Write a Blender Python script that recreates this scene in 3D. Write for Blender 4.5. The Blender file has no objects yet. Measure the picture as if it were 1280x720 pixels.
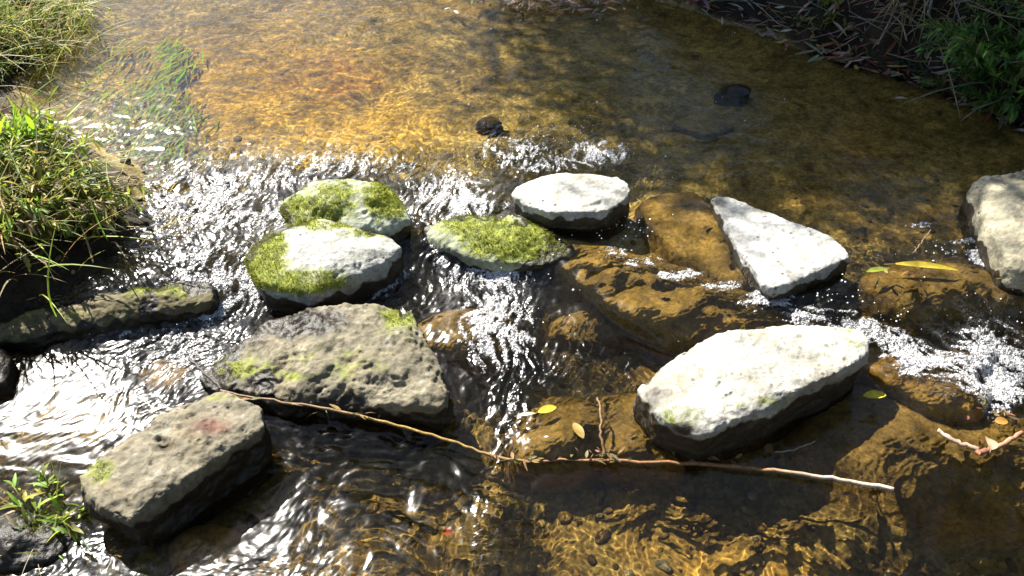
import bpy, bmesh, math, random
import numpy as np
from mathutils import Vector, Matrix
from mathutils.bvhtree import BVHTree

random.seed(7)
rng = np.random.default_rng(11)
R = math.radians
scene = bpy.context.scene
col = scene.collection

# ------------------------------------------------------------------ camera
H, PITCH, HFOV = 1.70, R(40.0), R(62.0)
FPX = 640 / math.tan(HFOV / 2)
CP, SP = math.cos(PITCH), math.sin(PITCH)
cam = bpy.data.cameras.new('camera')
cam.sensor_width = 36
cam.lens = 18 / math.tan(HFOV / 2)
cam.clip_start, cam.clip_end = 0.05, 500
cam_ob = bpy.data.objects.new('camera', cam)
cam_ob.location = (0, 0, H)
cam_ob.rotation_euler = (R(90) - PITCH, 0, 0)
col.objects.link(cam_ob)
scene.camera = cam_ob


def at(px, py, z=0.0):
    dx = (np.asarray(px, float) - 640) / FPX
    dy = -(np.asarray(py, float) - 360) / FPX
    Y = CP + dy * SP
    Z = -SP + dy * CP
    t = (z - H) / Z
    return dx * t, Y * t


def proj(x, y, z=0.0):
    zz = z - H
    dep = np.maximum(y * CP - zz * SP, 0.05)
    return 640 + FPX * x / dep, 360 - FPX * (y * SP + zz * CP) / dep


# ------------------------------------------------------------------ noise
def _hash(xi, yi, zi, seed):
    h = (xi * 374761393 + yi * 668265263 + zi * 2147483647 + seed * 1274126177) & 0xffffffff
    h = ((h ^ (h >> 13)) * 1274126177) & 0xffffffff
    h = ((h ^ (h >> 16)) * 2246822519) & 0xffffffff
    return h ^ (h >> 15)


def pn2(x, y, seed=0):
    x = np.asarray(x, float); y = np.asarray(y, float)
    xi = np.floor(x).astype(np.int64); yi = np.floor(y).astype(np.int64)
    fx = x - xi; fy = y - yi
    u = fx ** 3 * (fx * (fx * 6 - 15) + 10); v = fy ** 3 * (fy * (fy * 6 - 15) + 10)

    def g(a, b):
        t = _hash(xi + a, yi + b, 0, seed) * (2 * math.pi / 4294967296.0)
        return np.cos(t) * (fx - a) + np.sin(t) * (fy - b)
    n0 = g(0, 0); n1 = g(1, 0); n2 = g(0, 1); n3 = g(1, 1)
    a = n0 + u * (n1 - n0); b = n2 + u * (n3 - n2)
    return (a + v * (b - a)) * 1.45


def fbm2(x, y, oct=4, seed=0, gain=.5):
    r = 0; a = 1; f = 1
    for i in range(oct):
        r = r + a * pn2(x * f, y * f, seed + i * 17); a *= gain; f *= 2.03
    return r


def pn3(p, seed=0):
    pi = np.floor(p).astype(np.int64); f = p - pi
    w = f ** 3 * (f * (f * 6 - 15) + 10)
    out = 0
    for a in (0, 1):
        for b in (0, 1):
            for c in (0, 1):
                h = _hash(pi[:, 0] + a, pi[:, 1] + b, pi[:, 2] + c, seed)
                gx = (h & 1023) / 511.5 - 1; gy = ((h >> 10) & 1023) / 511.5 - 1; gz = ((h >> 20) & 1023) / 511.5 - 1
                d = gx * (f[:, 0] - a) + gy * (f[:, 1] - b) + gz * (f[:, 2] - c)
                wt = (w[:, 0] if a else 1 - w[:, 0]) * (w[:, 1] if b else 1 - w[:, 1]) * (w[:, 2] if c else 1 - w[:, 2])
                out = out + d * wt
    return out * 1.2


def fbm3(p, oct=4, seed=0, gain=.5):
    r = 0; a = 1; f = 1
    for i in range(oct):
        r = r + a * pn3(p * f, seed + i * 31); a *= gain; f *= 2.03
    return r


def sstep(a, b, x):
    t = np.clip((x - a) / (b - a), 0, 1)
    return t * t * (3 - 2 * t)


def blobs(px, py, lst):
    m = 0
    for (cx, cy, rx, ry, a) in lst:
        d = ((px - cx) / rx) ** 2 + ((py - cy) / ry) ** 2
        m = np.maximum(m, a * np.exp(-d ** 1.5 * 0.9))
    return m


# ------------------------------------------------------------------ object helpers
def tag(o, label=None, cat=None, group=None, kind=None):
    if label: o['label'] = label
    if cat: o['category'] = cat
    if group: o['group'] = group
    if kind: o['kind'] = kind
    return o


def link(o, parent=None):
    col.objects.link(o)
    if parent is not None:
        o.parent = parent
    return o


def receiver(o):
    try:
        o.cycles.is_caustics_receiver = True
    except Exception as e:
        print('no receiver', e)


def mesh_np(name, co, faces, mat, parent=None, attrs=None, colr=None, smooth=True):
    """co (N,3); faces: (M,k) array or list of tuples"""
    me = bpy.data.meshes.new(name)
    if isinstance(faces, np.ndarray):
        M, k = faces.shape
        me.vertices.add(len(co)); me.vertices.foreach_set('co', np.asarray(co, np.float32).ravel())
        me.loops.add(M * k); me.loops.foreach_set('vertex_index', faces.astype(np.int32).ravel())
        me.polygons.add(M)
        me.polygons.foreach_set('loop_start', np.arange(0, M * k, k, dtype=np.int32))
        me.update(calc_edges=True)
    else:
        me.from_pydata([tuple(c) for c in co], [], faces)
    if smooth:
        me.polygons.foreach_set('use_smooth', np.ones(len(me.polygons), dtype=bool))
    if attrs:
        for k_, v in attrs.items():
            a = me.attributes.new(k_, 'FLOAT', 'POINT')
            a.data.foreach_set('value', np.asarray(v, np.float32))
    if colr is not None:
        a = me.attributes.new('Col', 'FLOAT_COLOR', 'POINT')
        c4 = np.ones((len(co), 4), np.float32); c4[:, :3] = colr
        a.data.foreach_set('color', c4.ravel())
    me.materials.append(mat)
    me.validate()
    return link(bpy.data.objects.new(name, me), parent)


class MB:
    """collects tubes and leaves, links them as one mesh"""
    def __init__(s): s.v = []; s.f = []; s.c = []; s.n = 0

    def add(s, vs, fs, c):
        b = s.n
        s.v.extend(vs); s.f.extend([tuple(i + b for i in f) for f in fs])
        if isinstance(c, list): s.c.extend(c)
        else: s.c.extend([c] * len(vs))
        s.n += len(vs)

    def tube(s, pts, rads, c, k=6, cend=None):
        pts = [Vector(p) for p in pts]
        vs, fs, cs = [], [], []
        n = len(pts)
        ref = Vector((0.31, 0.17, 0.93))
        for i, p in enumerate(pts):
            t = (pts[min(i + 1, n - 1)] - pts[max(i - 1, 0)]).normalized()
            a = t.cross(ref)
            if a.length < .05: a = t.cross(Vector((1, 0, 0)))
            a.normalize(); b = t.cross(a)
            r = rads[i] if isinstance(rads, (list, tuple)) else rads
            for j in range(k):
                q = 2 * math.pi * j / k
                vs.append(p + r * (math.cos(q) * a + math.sin(q) * b))
                if cend is not None:
                    u = i / (n - 1); cs.append(tuple(c[m] * (1 - u) + cend[m] * u for m in range(3)))
                else: cs.append(c)
        for i in range(n - 1):
            for j in range(k):
                fs.append((i * k + j, i * k + (j + 1) % k, (i + 1) * k + (j + 1) % k, (i + 1) * k + j))
        fs.append(tuple(range(k - 1, -1, -1))); fs.append(tuple((n - 1) * k + j for j in range(k)))
        s.add(vs, fs, cs)

    def leaf(s, base, d, up, L, W, c, bend=0.25, fold=0.25, segs=4, shape='lance', c2=None):
        d = Vector(d).normalized(); up = Vector(up)
        side = d.cross(up)
        if side.length < 1e-3: side = d.cross(Vector((1, .3, .2)))
        side.normalize(); nrm = side.cross(d).normalized()
        vs, fs, cs = [], [], []
        for i in range(segs + 1):
            u = i / segs
            if shape == 'lance': w = W * .5 * (math.sin(math.pi * min(1, u * .93 + .04)) ** .8) * (1 - .35 * u)
            elif shape == 'grass': w = W * .5 * (1 - u ** 2.2) * (.5 + .5 * min(1, u * 5))
            else: w = W * .5 * math.sin(math.pi * (u * .96 + .02)) ** .6
            p = Vector(base) + d * (L * u) - nrm * (bend * L * u * u)
            vs += [p - side * w + nrm * (fold * w), p, p + side * w + nrm * (fold * w)]
            cc = c if c2 is None else tuple(c[m] * (1 - u) + c2[m] * u for m in range(3))
            cs += [cc] * 3
        for i in range(segs):
            a = i * 3
            fs += [(a, a + 1, a + 4, a + 3), (a + 1, a + 2, a + 5, a + 4)]
        s.add(vs, fs, cs)

    def build(s, name, mat, parent=None, smooth=True):
        return mesh_np(name, s.v, s.f, mat, parent, colr=np.array(s.c, np.float32), smooth=smooth)


def empty(name, loc):
    o = bpy.data.objects.new(name, None); o.location = loc; o.empty_display_size = .1
    return link(o)


# ------------------------------------------------------------------ materials
class NT:
    def __init__(s, name):
        s.m = bpy.data.materials.new(name); s.m.use_nodes = True
        s.t = s.m.node_tree; s.t.nodes.clear()
        s.out = s.t.nodes.new('ShaderNodeOutputMaterial')

    def n(s, typ, **kw):
        nd = s.t.nodes.new(typ)
        ins = kw.pop('i', {})
        for k, v in kw.items(): setattr(nd, k, v)
        for k, v in ins.items():
            if isinstance(v, bpy.types.NodeSocket): s.t.links.new(v, nd.inputs[k])
            else: nd.inputs[k].default_value = v
        return nd

    def attr(s, name, out='Fac'): return s.n('ShaderNodeAttribute', attribute_name=name).outputs[out]

    def noise(s, scale, detail=4, rough=.55, vec=None, dist=0):
        i = {'Scale': scale, 'Detail': detail, 'Roughness': rough, 'Distortion': dist}
        if vec is not None: i['Vector'] = vec
        return s.n('ShaderNodeTexNoise', i=i).outputs['Fac']

    def ramp(s, fac, a, b, lo=0., hi=1.):
        return s.n('ShaderNodeMapRange', interpolation_type='SMOOTHSTEP', i={'Value': fac, 'From Min': a, 'From Max': b, 'To Min': lo, 'To Max': hi}).outputs[0]

    def mixc(s, fac, a, b, mode='MIX'):
        nd = s.n('ShaderNodeMix', data_type='RGBA', blend_type=mode)
        for sock, v in ((nd.inputs[0], fac), (nd.inputs[6], a), (nd.inputs[7], b)):
            if isinstance(v, bpy.types.NodeSocket): s.t.links.new(v, sock)
            else: sock.default_value = v
        return nd.outputs[2]

    def math(s, op, a, b=0.):
        return s.n('ShaderNodeMath', operation=op, i={0: a, 1: b}).outputs[0]

    def surf(s, sh): s.t.links.new(sh, s.out.inputs['Surface']); return s.m

    def pos(s): return s.n('ShaderNodeNewGeometry').outputs['Position']


def mat_bed():
    t = NT('stream_bed_sand'); P = t.pos()
    c = t.attr('Col', 'Color')
    vor = t.n('ShaderNodeTexVoronoi', i={'Vector': P, 'Scale': 95.})
    grain = t.n('ShaderNodeSeparateColor', i={0: vor.outputs['Color']})
    v = t.ramp(grain.outputs[0], 0, 1, .68, 1.32)
    vor2 = t.n('ShaderNodeTexVoronoi', i={'Vector': P, 'Scale': 33.})
    g2 = t.n('ShaderNodeSeparateColor', i={0: vor2.outputs['Color']})
    v = t.math('MULTIPLY', v, t.ramp(g2.outputs[1], 0, 1, .8, 1.2))
    n = t.noise(6, 5, .6, P); v = t.math('MULTIPLY', v, t.ramp(n, .25, .75, .6, 1.35))
    c = t.mixc(1.0, c, t.n('ShaderNodeCombineColor', i={0: v, 1: v, 2: v}).outputs[0], 'MULTIPLY')
    h = t.math('ADD', t.math('MULTIPLY', vor.outputs['Distance'], -.6), t.noise(60, 4, .6, P))
    b = t.n('ShaderNodeBump', i={'Strength': .5, 'Distance': .006, 'Height': h})
    p = t.n('ShaderNodeBsdfPrincipled', i={'Base Color': c, 'Roughness': .8, 'Normal': b.outputs[0], 'Specular IOR Level': .2})
    return t.surf(p.outputs[0])


def mat_rock():
    t = NT('weathered_rock'); P = t.pos()
    c = t.attr('Col', 'Color'); moss = t.attr('moss'); wet = t.attr('wet')  # wet: waterline wetness plus the painted shade of the rock sides
    n1 = t.noise(14, 6, .62, P, .3); n2 = t.noise(70, 5, .65, P); n3 = t.noise(3.5, 3, .5, P)
    v = t.math('MULTIPLY', t.ramp(n1, .25, .75, .68, 1.22), t.ramp(n2, .25, .75, .66, 1.28))
    v = t.math('MULTIPLY', v, t.ramp(n3, .3, .7, .85, 1.1))
    vor = t.n('ShaderNodeTexVoronoi', i={'Vector': P, 'Scale': 30.})
    pit = t.math('MULTIPLY', t.ramp(vor.outputs['Distance'], .0, .26, 1, 0), t.ramp(t.noise(7, 2, .5, P), .48, .6, 0, 1))
    v = t.math('MULTIPLY', v, t.math('SUBTRACT', 1.0, t.math('MULTIPLY', pit, .85)))
    cc = t.mixc(1.0, c, t.n('ShaderNodeCombineColor', i={0: v, 1: v, 2: v}).outputs[0], 'MULTIPLY')
    # warm mineral stains and grey lichen
    cc = t.mixc(t.ramp(t.noise(8, 4, .6, P, .5), .5, .72, 0, .5), cc, (.20, .155, .08, 1))
    cc = t.mixc(t.ramp(t.noise(22, 4, .6, P, .2), .6, .7, 0, .35), cc, (.36, .37, .31, 1))
    mn = t.noise(45, 5, .7, P)
    mf = t.ramp(t.math('ADD', moss, t.math('MULTIPLY', t.math('SUBTRACT', mn, .5), 1.5)), .22, .85)
    mcol = t.mixc(t.ramp(t.noise(30, 4, .6, P), .3, .7), (.08, .10, .014, 1), (.26, .29, .04, 1))
    cc = t.mixc(mf, cc, mcol)
    wet_shade = t.ramp(t.math('ADD', wet, t.math('MULTIPLY', t.math('SUBTRACT', n1, .5), .5)), .35, .65)
    dark = t.mixc(1.0, cc, (.10, .08, .055, 1), 'MULTIPLY')  # wet stone, darkened further to paint the shade of the rock sides
    cc = t.mixc(wet_shade, cc, dark)
    h = t.math('ADD', t.math('MULTIPLY', n1, 1.2), t.math('MULTIPLY', n2, .5))
    h = t.math('SUBTRACT', h, t.math('MULTIPLY', pit, .5))
    b = t.n('ShaderNodeBump', i={'Strength': .85, 'Distance': .009, 'Height': h})
    p = t.n('ShaderNodeBsdfPrincipled', i={'Base Color': cc, 'Roughness': t.ramp(wet_shade, 0, 1, .85, .45), 'Normal': b.outputs[0], 'Specular IOR Level': .4})
    return t.surf(p.outputs[0])


def mat_algae():
    t = NT('algae_covered_stone'); P = t.pos()
    c = t.attr('Col', 'Color')
    n1 = t.noise(55, 6, .7, P, .8); n2 = t.noise(9, 4, .6, P)
    v = t.math('MULTIPLY', t.ramp(n1, .25, .75, .45, 1.6), t.ramp(n2, .3, .7, .6, 1.35))
    cc = t.mixc(1.0, c, t.n('ShaderNodeCombineColor', i={0: v, 1: v, 2: v}).outputs[0], 'MULTIPLY')
    cc = t.mixc(t.ramp(t.noise(16, 4, .6, P), .58, .72, 0, .6), cc, (.22, .15, .04, 1))
    b = t.n('ShaderNodeBump', i={'Strength': .9, 'Distance': .01, 'Height': n1})
    p = t.n('ShaderNodeBsdfPrincipled', i={'Base Color': cc, 'Roughness': .55, 'Normal': b.outputs[0], 'Specular IOR Level': .3})
    return t.surf(p.outputs[0])


def mat_water():
    t = NT('clear_stream_water'); P = t.pos()
    foam = t.attr('foam')
    tint = (.96, .91, .70, 1)
    fr = t.n('ShaderNodeFresnel', i={'IOR': 1.333})
    rf = t.n('ShaderNodeBsdfRefraction', i={'Color': tint, 'Roughness': 0., 'IOR': 1.333})
    gl = t.n('ShaderNodeBsdfGlossy', i={'Color': (1, 1, 1, 1), 'Roughness': t.ramp(t.attr('ruffle'), 0, 1, .13, .25)})
    w = t.n('ShaderNodeMixShader', i={0: fr.outputs[0], 1: rf.outputs[0], 2: gl.outputs[0]})
    f1 = t.noise(120, 6, .8, P, .8)
    bub = t.n('ShaderNodeTexVoronoi', i={'Vector': P, 'Scale': 210.}); bub2 = t.n('ShaderNodeTexVoronoi', i={'Vector': P, 'Scale': 90.})
    cell = t.n('ShaderNodeSeparateColor', i={0: bub.outputs['Color']})
    dome = t.math('SUBTRACT', 1.0, t.math('MULTIPLY', bub.outputs['Distance'], 1.3))
    d2 = t.math('SUBTRACT', 1.0, bub2.outputs['Distance'])
    a = t.math('ADD', foam, t.math('MULTIPLY', t.math('SUBTRACT', f1, .5), 2.6))
    a = t.math('ADD', a, t.math('MULTIPLY', t.math('SUBTRACT', cell.outputs[0], .5), .7))
    ff = t.math('MULTIPLY', t.ramp(a, .15, .95), t.ramp(foam, .02, .4, 0, .9))
    ff = t.math('MAXIMUM', ff, t.math('MULTIPLY', t.attr('milk'), t.ramp(f1, .3, .7, .06, .42)))
    fv = t.math('MULTIPLY', t.ramp(cell.outputs[1], 0, 1, .26, .78), t.ramp(f1, .3, .7, .6, 1.25))
    hb = t.math('ADD', t.math('MULTIPLY', dome, .6), d2)
    fb = t.n('ShaderNodeBump', i={'Strength': .9, 'Distance': .006, 'Height': hb})
    df = t.n('ShaderNodeBsdfPrincipled', i={'Base Color': t.n('ShaderNodeCombineColor', i={0: fv, 1: fv, 2: fv}).outputs[0], 'Roughness': .2, 'Normal': fb.outputs[0]})
    m = t.n('ShaderNodeMixShader', i={0: ff, 1: w.outputs[0], 2: df.outputs[0]})
    return t.surf(m.outputs[0])


def mat_spray():
    t = NT('spray_droplet')
    p = t.n('ShaderNodeBsdfPrincipled', i={'Base Color': (.8, .82, .82, 1), 'Roughness': .15})
    return t.surf(p.outputs[0])


def mat_leaf(name, trans=.35, rough=.5, spec=.4):
    t = NT(name); c = t.attr('Col', 'Color')
    v = t.ramp(t.noise(40, 3, .6, t.pos()), .3, .7, .75, 1.25)
    c = t.mixc(1.0, c, t.n('ShaderNodeCombineColor', i={0: v, 1: v, 2: v}).outputs[0], 'MULTIPLY')
    p = t.n('ShaderNodeBsdfPrincipled', i={'Base Color': c, 'Roughness': rough, 'Specular IOR Level': spec})
    tr = t.n('ShaderNodeBsdfTranslucent', i={'Color': c})
    m = t.n('ShaderNodeMixShader', i={0: trans, 1: p.outputs[0], 2: tr.outputs[0]})
    return t.surf(m.outputs[0])


def mat_wood(name='dry_wood'):
    t = NT(name); c = t.attr('Col', 'Color'); P = t.pos()
    v = t.ramp(t.noise(60, 5, .65, P, .5), .25, .75, .55, 1.35)
    c = t.mixc(1.0, c, t.n('ShaderNodeCombineColor', i={0: v, 1: v, 2: v}).outputs[0], 'MULTIPLY')
    b = t.n('ShaderNodeBump', i={'Strength': .5, 'Distance': .003, 'Height': t.noise(120, 4, .6, P)})
    p = t.n('ShaderNodeBsdfPrincipled', i={'Base Color': c, 'Roughness': .6, 'Normal': b.outputs[0]})
    return t.surf(p.outputs[0])


M_BED, M_ROCK, M_ALG, M_WATER, M_SPRAY = mat_bed(), mat_rock(), mat_algae(), mat_water(), mat_spray()
M_LEAF, M_DRY, M_WOOD = mat_leaf('green_leaf', .48), mat_leaf('dead_leaf', .2, .6), mat_wood()
M_MOSS = mat_leaf('moss_fibre', .3, .8, .05)

# ------------------------------------------------------------------ stream layout (world-space fields)
DX = [-900, 0, 120, 230, 300, 400, 500, 560, 640, 700, 800, 900, 960, 1080, 1200, 1280, 2200]
DY = [330, 340, 345, 325, 300, 285, 268, 262, 285, 300, 325, 350, 368, 380, 375, 350, 320]


def level(x, y):
    px, py = proj(x, y, 0)
    s = py - np.interp(px, DX, DY)
    return -0.095 * sstep(-8, 75, s) - 0.045 * sstep(150, 300, s)


RB = np.array([at(px, py, 0) for px, py in ((800, -6), (870, 12), (960, 45), (1050, 80), (1150, 106), (1240, 142), (1300, 170))])
o_ = np.argsort(RB[:, 1])
RBy = np.concatenate([[-60, -3, 1.0, 2.2], RB[o_, 1], [5.2, 7, 12, 60]])
RBx = np.concatenate([[3.2, 3.0, 2.7, 2.55], RB[o_, 0], [.1, -.7, -3.0, -12]])
LBy = [-60, -3, 1.0, 1.6, 1.97, 2.12, 2.35, 2.6, 2.95, 3.15, 3.35, 3.7, 4.1, 4.5, 5.5, 7, 12, 60]
LBx = [-4, -3, -1.9, -1.75, -1.42, -1.25, -1.22, -1.38, -1.72, -2.05, -2.15, -2.12, -2.22, -2.45, -3.1, -4.1, -7, -22]

STONES = []          # (bvh, bbox) of stones that water runs over


def ground_z(x, y):
    wob = .05 * fbm2(x * 3, y * 3, 3, 5)
    dr = x - np.interp(y, RBy, RBx) + wob
    dl = np.interp(y, LBy, LBx) - x + wob
    lv = level(x, y)
    depth = .11 + .035 * fbm2(x * 1.3, y * 1.3, 3, 41) + .012 * fbm2(x * 7, y * 7, 3, 42)
    px, py = proj(x, y, 0)
    depth = depth + .05 * blobs(px, py, [(560, 470, 120, 60, 1), (980, 560, 120, 40, .8), (1150, 650, 120, 50, 1)])
    depth = depth - .03 * blobs(px, py, [(240, 150, 90, 80, 1), (400, 560, 160, 120, .6)])
    z = lv - depth

    def bank(d, s1, s2):
        return .12 * sstep(-.22, .02, d) + s1 * sstep(0, .35, d) + s2 * sstep(.25, 1.6, d) + .25 * sstep(2, 12, d)
    n = fbm2(x * 2.2, y * 2.2, 4, 77)
    zr = bank(dr, .30, .55) * (1 + .25 * n)
    zl = bank(dl, .12, .25) * (1 + .2 * n)
    z = z + np.where(dr > -.3, zr, 0) + np.where(dl > -.3, zl, 0)
    z = z + np.where((dr > 0) | (dl > 0), .02 * fbm2(x * 9, y * 9, 4, 78), 0)
    return z, dr, dl


def axis(lo, hi, fine_lo, fine_hi, step, grow=1.13):
    a = list(np.arange(fine_lo, fine_hi, step))
    s = step; v = fine_lo
    pre = []
    while v > lo: s *= grow; v -= s; pre.append(v)
    s = step; v = a[-1]; post = []
    while v < hi: s *= grow; v += s; post.append(v)
    return np.array(pre[::-1] + a + post)


def grid_faces(nr, nc):
    i = np.arange(nr - 1)[:, None] * nc + np.arange(nc - 1)[None, :]
    return np.stack([i, i + 1, i + nc + 1, i + nc], -1).reshape(-1, 4)


def make_bed():
    xs = axis(-70, 70, -2.9, 3.1, .010); ys = axis(-60, 80, .6, 5.0, .010)
    X, Y = np.meshgrid(xs, ys)
    x, y = X.ravel(), Y.ravel()
    z, dr, dl = ground_z(x, y)
    px, py = proj(x, y, -.1)
    sand = np.array([.28, .215, .085]); n = fbm2(x * 2.5, y * 3.5, 4, 9); n2 = fbm2(x * 7 + 3, y * 9, 4, 19)
    c = np.ones((len(x), 3)) * sand
    c = c * (1 + .38 * n[:, None] + .28 * n2[:, None])

    def mixm(c, m, k): m = np.clip(m, 0, 1)[:, None]; return c * (1 - m) + np.array(k) * m
    m = blobs(px, py, [(340, 130, 150, 75, 1), (420, 165, 170, 40, .8)])
    c = mixm(c, m * (.85 + .4 * n2), (.48, .29, .035))
    m = blobs(px, py, [(415, 112, 75, 34, 1), (520, 90, 50, 25, .5), (600, 110, 50, 30, .6), (640, 20, 130, 30, .8)])
    c = mixm(c, m * (.75 + .7 * n2), (.24, .125, .02))
    # olive tone over the far and right part
    m = sstep(480, 760, px + .3 * (150 - py)) * sstep(330, 200, py)
    c = mixm(c, m * .8 + .25 * n2 * m, (.27, .21, .085))
    m = blobs(px, py, [(420, 20, 150, 40, .7), (240, 60, 100, 70, .5)])
    c = mixm(c, m, (.19, .13, .05))
    # darker algae-brown bed below the weir, golden patches along the foot and one painted sun dapple upstream
    m = sstep(280, 400, py)
    c = mixm(c, m * (.85 + .5 * n2), (.125, .083, .027))
    m = blobs(px, py, [(960, 700, 110, 50, 1), (820, 650, 120, 40, .3), (900, 405, 60, 18, .8), (1150, 290, 120, 30, .6), (1020, 250, 90, 30, .5), (1060, 195, 60, 25, .9), (470, 690, 120, 30, .15)])
    c = mixm(c, m * (.8 + .6 * n2), (.36, .22, .055))
    # gravel spots, dark detritus
    det = sstep(.42, .75, fbm2(x * 11, y * 16, 3, 23))
    c = mixm(c, det * .55, (.05, .03, .01))
    # banks: humus
    m = sstep(-.06, .05, np.maximum(dr, dl))
    soil = np.array([.022, .015, .009]) * (1 + .5 * n2[:, None])
    c = c * (1 - m[:, None]) + soil * m[:, None]
    c = np.clip(c, .004, .8)
    o = mesh_np('stream_bed', np.stack([x, y, z], 1), grid_faces(len(ys), len(xs)), M_BED, colr=c)
    tag(o, kind='structure'); receiver(o)
    return o


# ------------------------------------------------------------------ stones
def chaikin(P, n=2):
    for _ in range(n):
        Q = np.roll(P, -1, 0)
        P = np.stack([.75 * P + .25 * Q, .25 * P + .75 * Q], 1).reshape(-1, 2)
    return P


def resample(P, n):
    Q = np.vstack([P, P[:1]])
    d = np.concatenate([[0], np.cumsum(np.linalg.norm(np.diff(Q, axis=0), axis=1))])
    t = np.linspace(0, d[-1], n, endpoint=False)
    return np.stack([np.interp(t, d, Q[:, 0]), np.interp(t, d, Q[:, 1])], 1)


ROCKS = []          # (bvh, lo, hi) of every stone, for the wet margin and the foam that collects at it


def hull_remesh(pts, voxel, smooth):
    bm = bmesh.new()
    for p in pts: bm.verts.new(p)
    r = bmesh.ops.convex_hull(bm, input=bm.verts)
    bmesh.ops.delete(bm, geom=[v for v in bm.verts if not v.link_faces], context='VERTS')
    me = bpy.data.meshes.new('hull'); bm.to_mesh(me); bm.free()
    ob = bpy.data.objects.new('hull', me); col.objects.link(ob)
    m = ob.modifiers.new('remesh', 'REMESH'); m.mode = 'VOXEL'; m.voxel_size = voxel
    dg = bpy.context.evaluated_depsgraph_get(); dg.update()
    ev = ob.evaluated_get(dg); me2 = ev.to_mesh()
    n = len(me2.vertices); V = np.empty(n * 3); me2.vertices.foreach_get('co', V); V = V.reshape(-1, 3)
    F = [tuple(p.vertices) for p in me2.polygons]
    E = np.empty(len(me2.edges) * 2, np.int32); me2.edges.foreach_get('vertices', E); E = E.reshape(-1, 2)
    ev.to_mesh_clear(); bpy.data.objects.remove(ob); bpy.data.meshes.remove(me)
    deg = np.bincount(E.ravel(), minlength=n).astype(float)[:, None]

    def lap(A):
        S_ = np.zeros_like(A)
        for c in range(A.shape[1]):
            S_[:, c] = np.bincount(E[:, 0], A[E[:, 1], c], n) + np.bincount(E[:, 1], A[E[:, 0], c], n)
        return S_ / deg
    for _ in range(smooth): V = .4 * V + .6 * lap(V)
    return V, F, lap


def vnormals(V, F):
    Q = np.array([f if len(f) == 4 else (f[0], f[1], f[2], f[2]) for f in F])
    n = np.cross(V[Q[:, 2]] - V[Q[:, 0]], V[Q[:, 3]] - V[Q[:, 1]])
    N = np.zeros_like(V)
    for k in range(4):
        for c in range(3): N[:, c] += np.bincount(Q[:, k], n[:, c], len(V))
    return N / np.maximum(np.linalg.norm(N, axis=1), 1e-9)[:, None]


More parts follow.
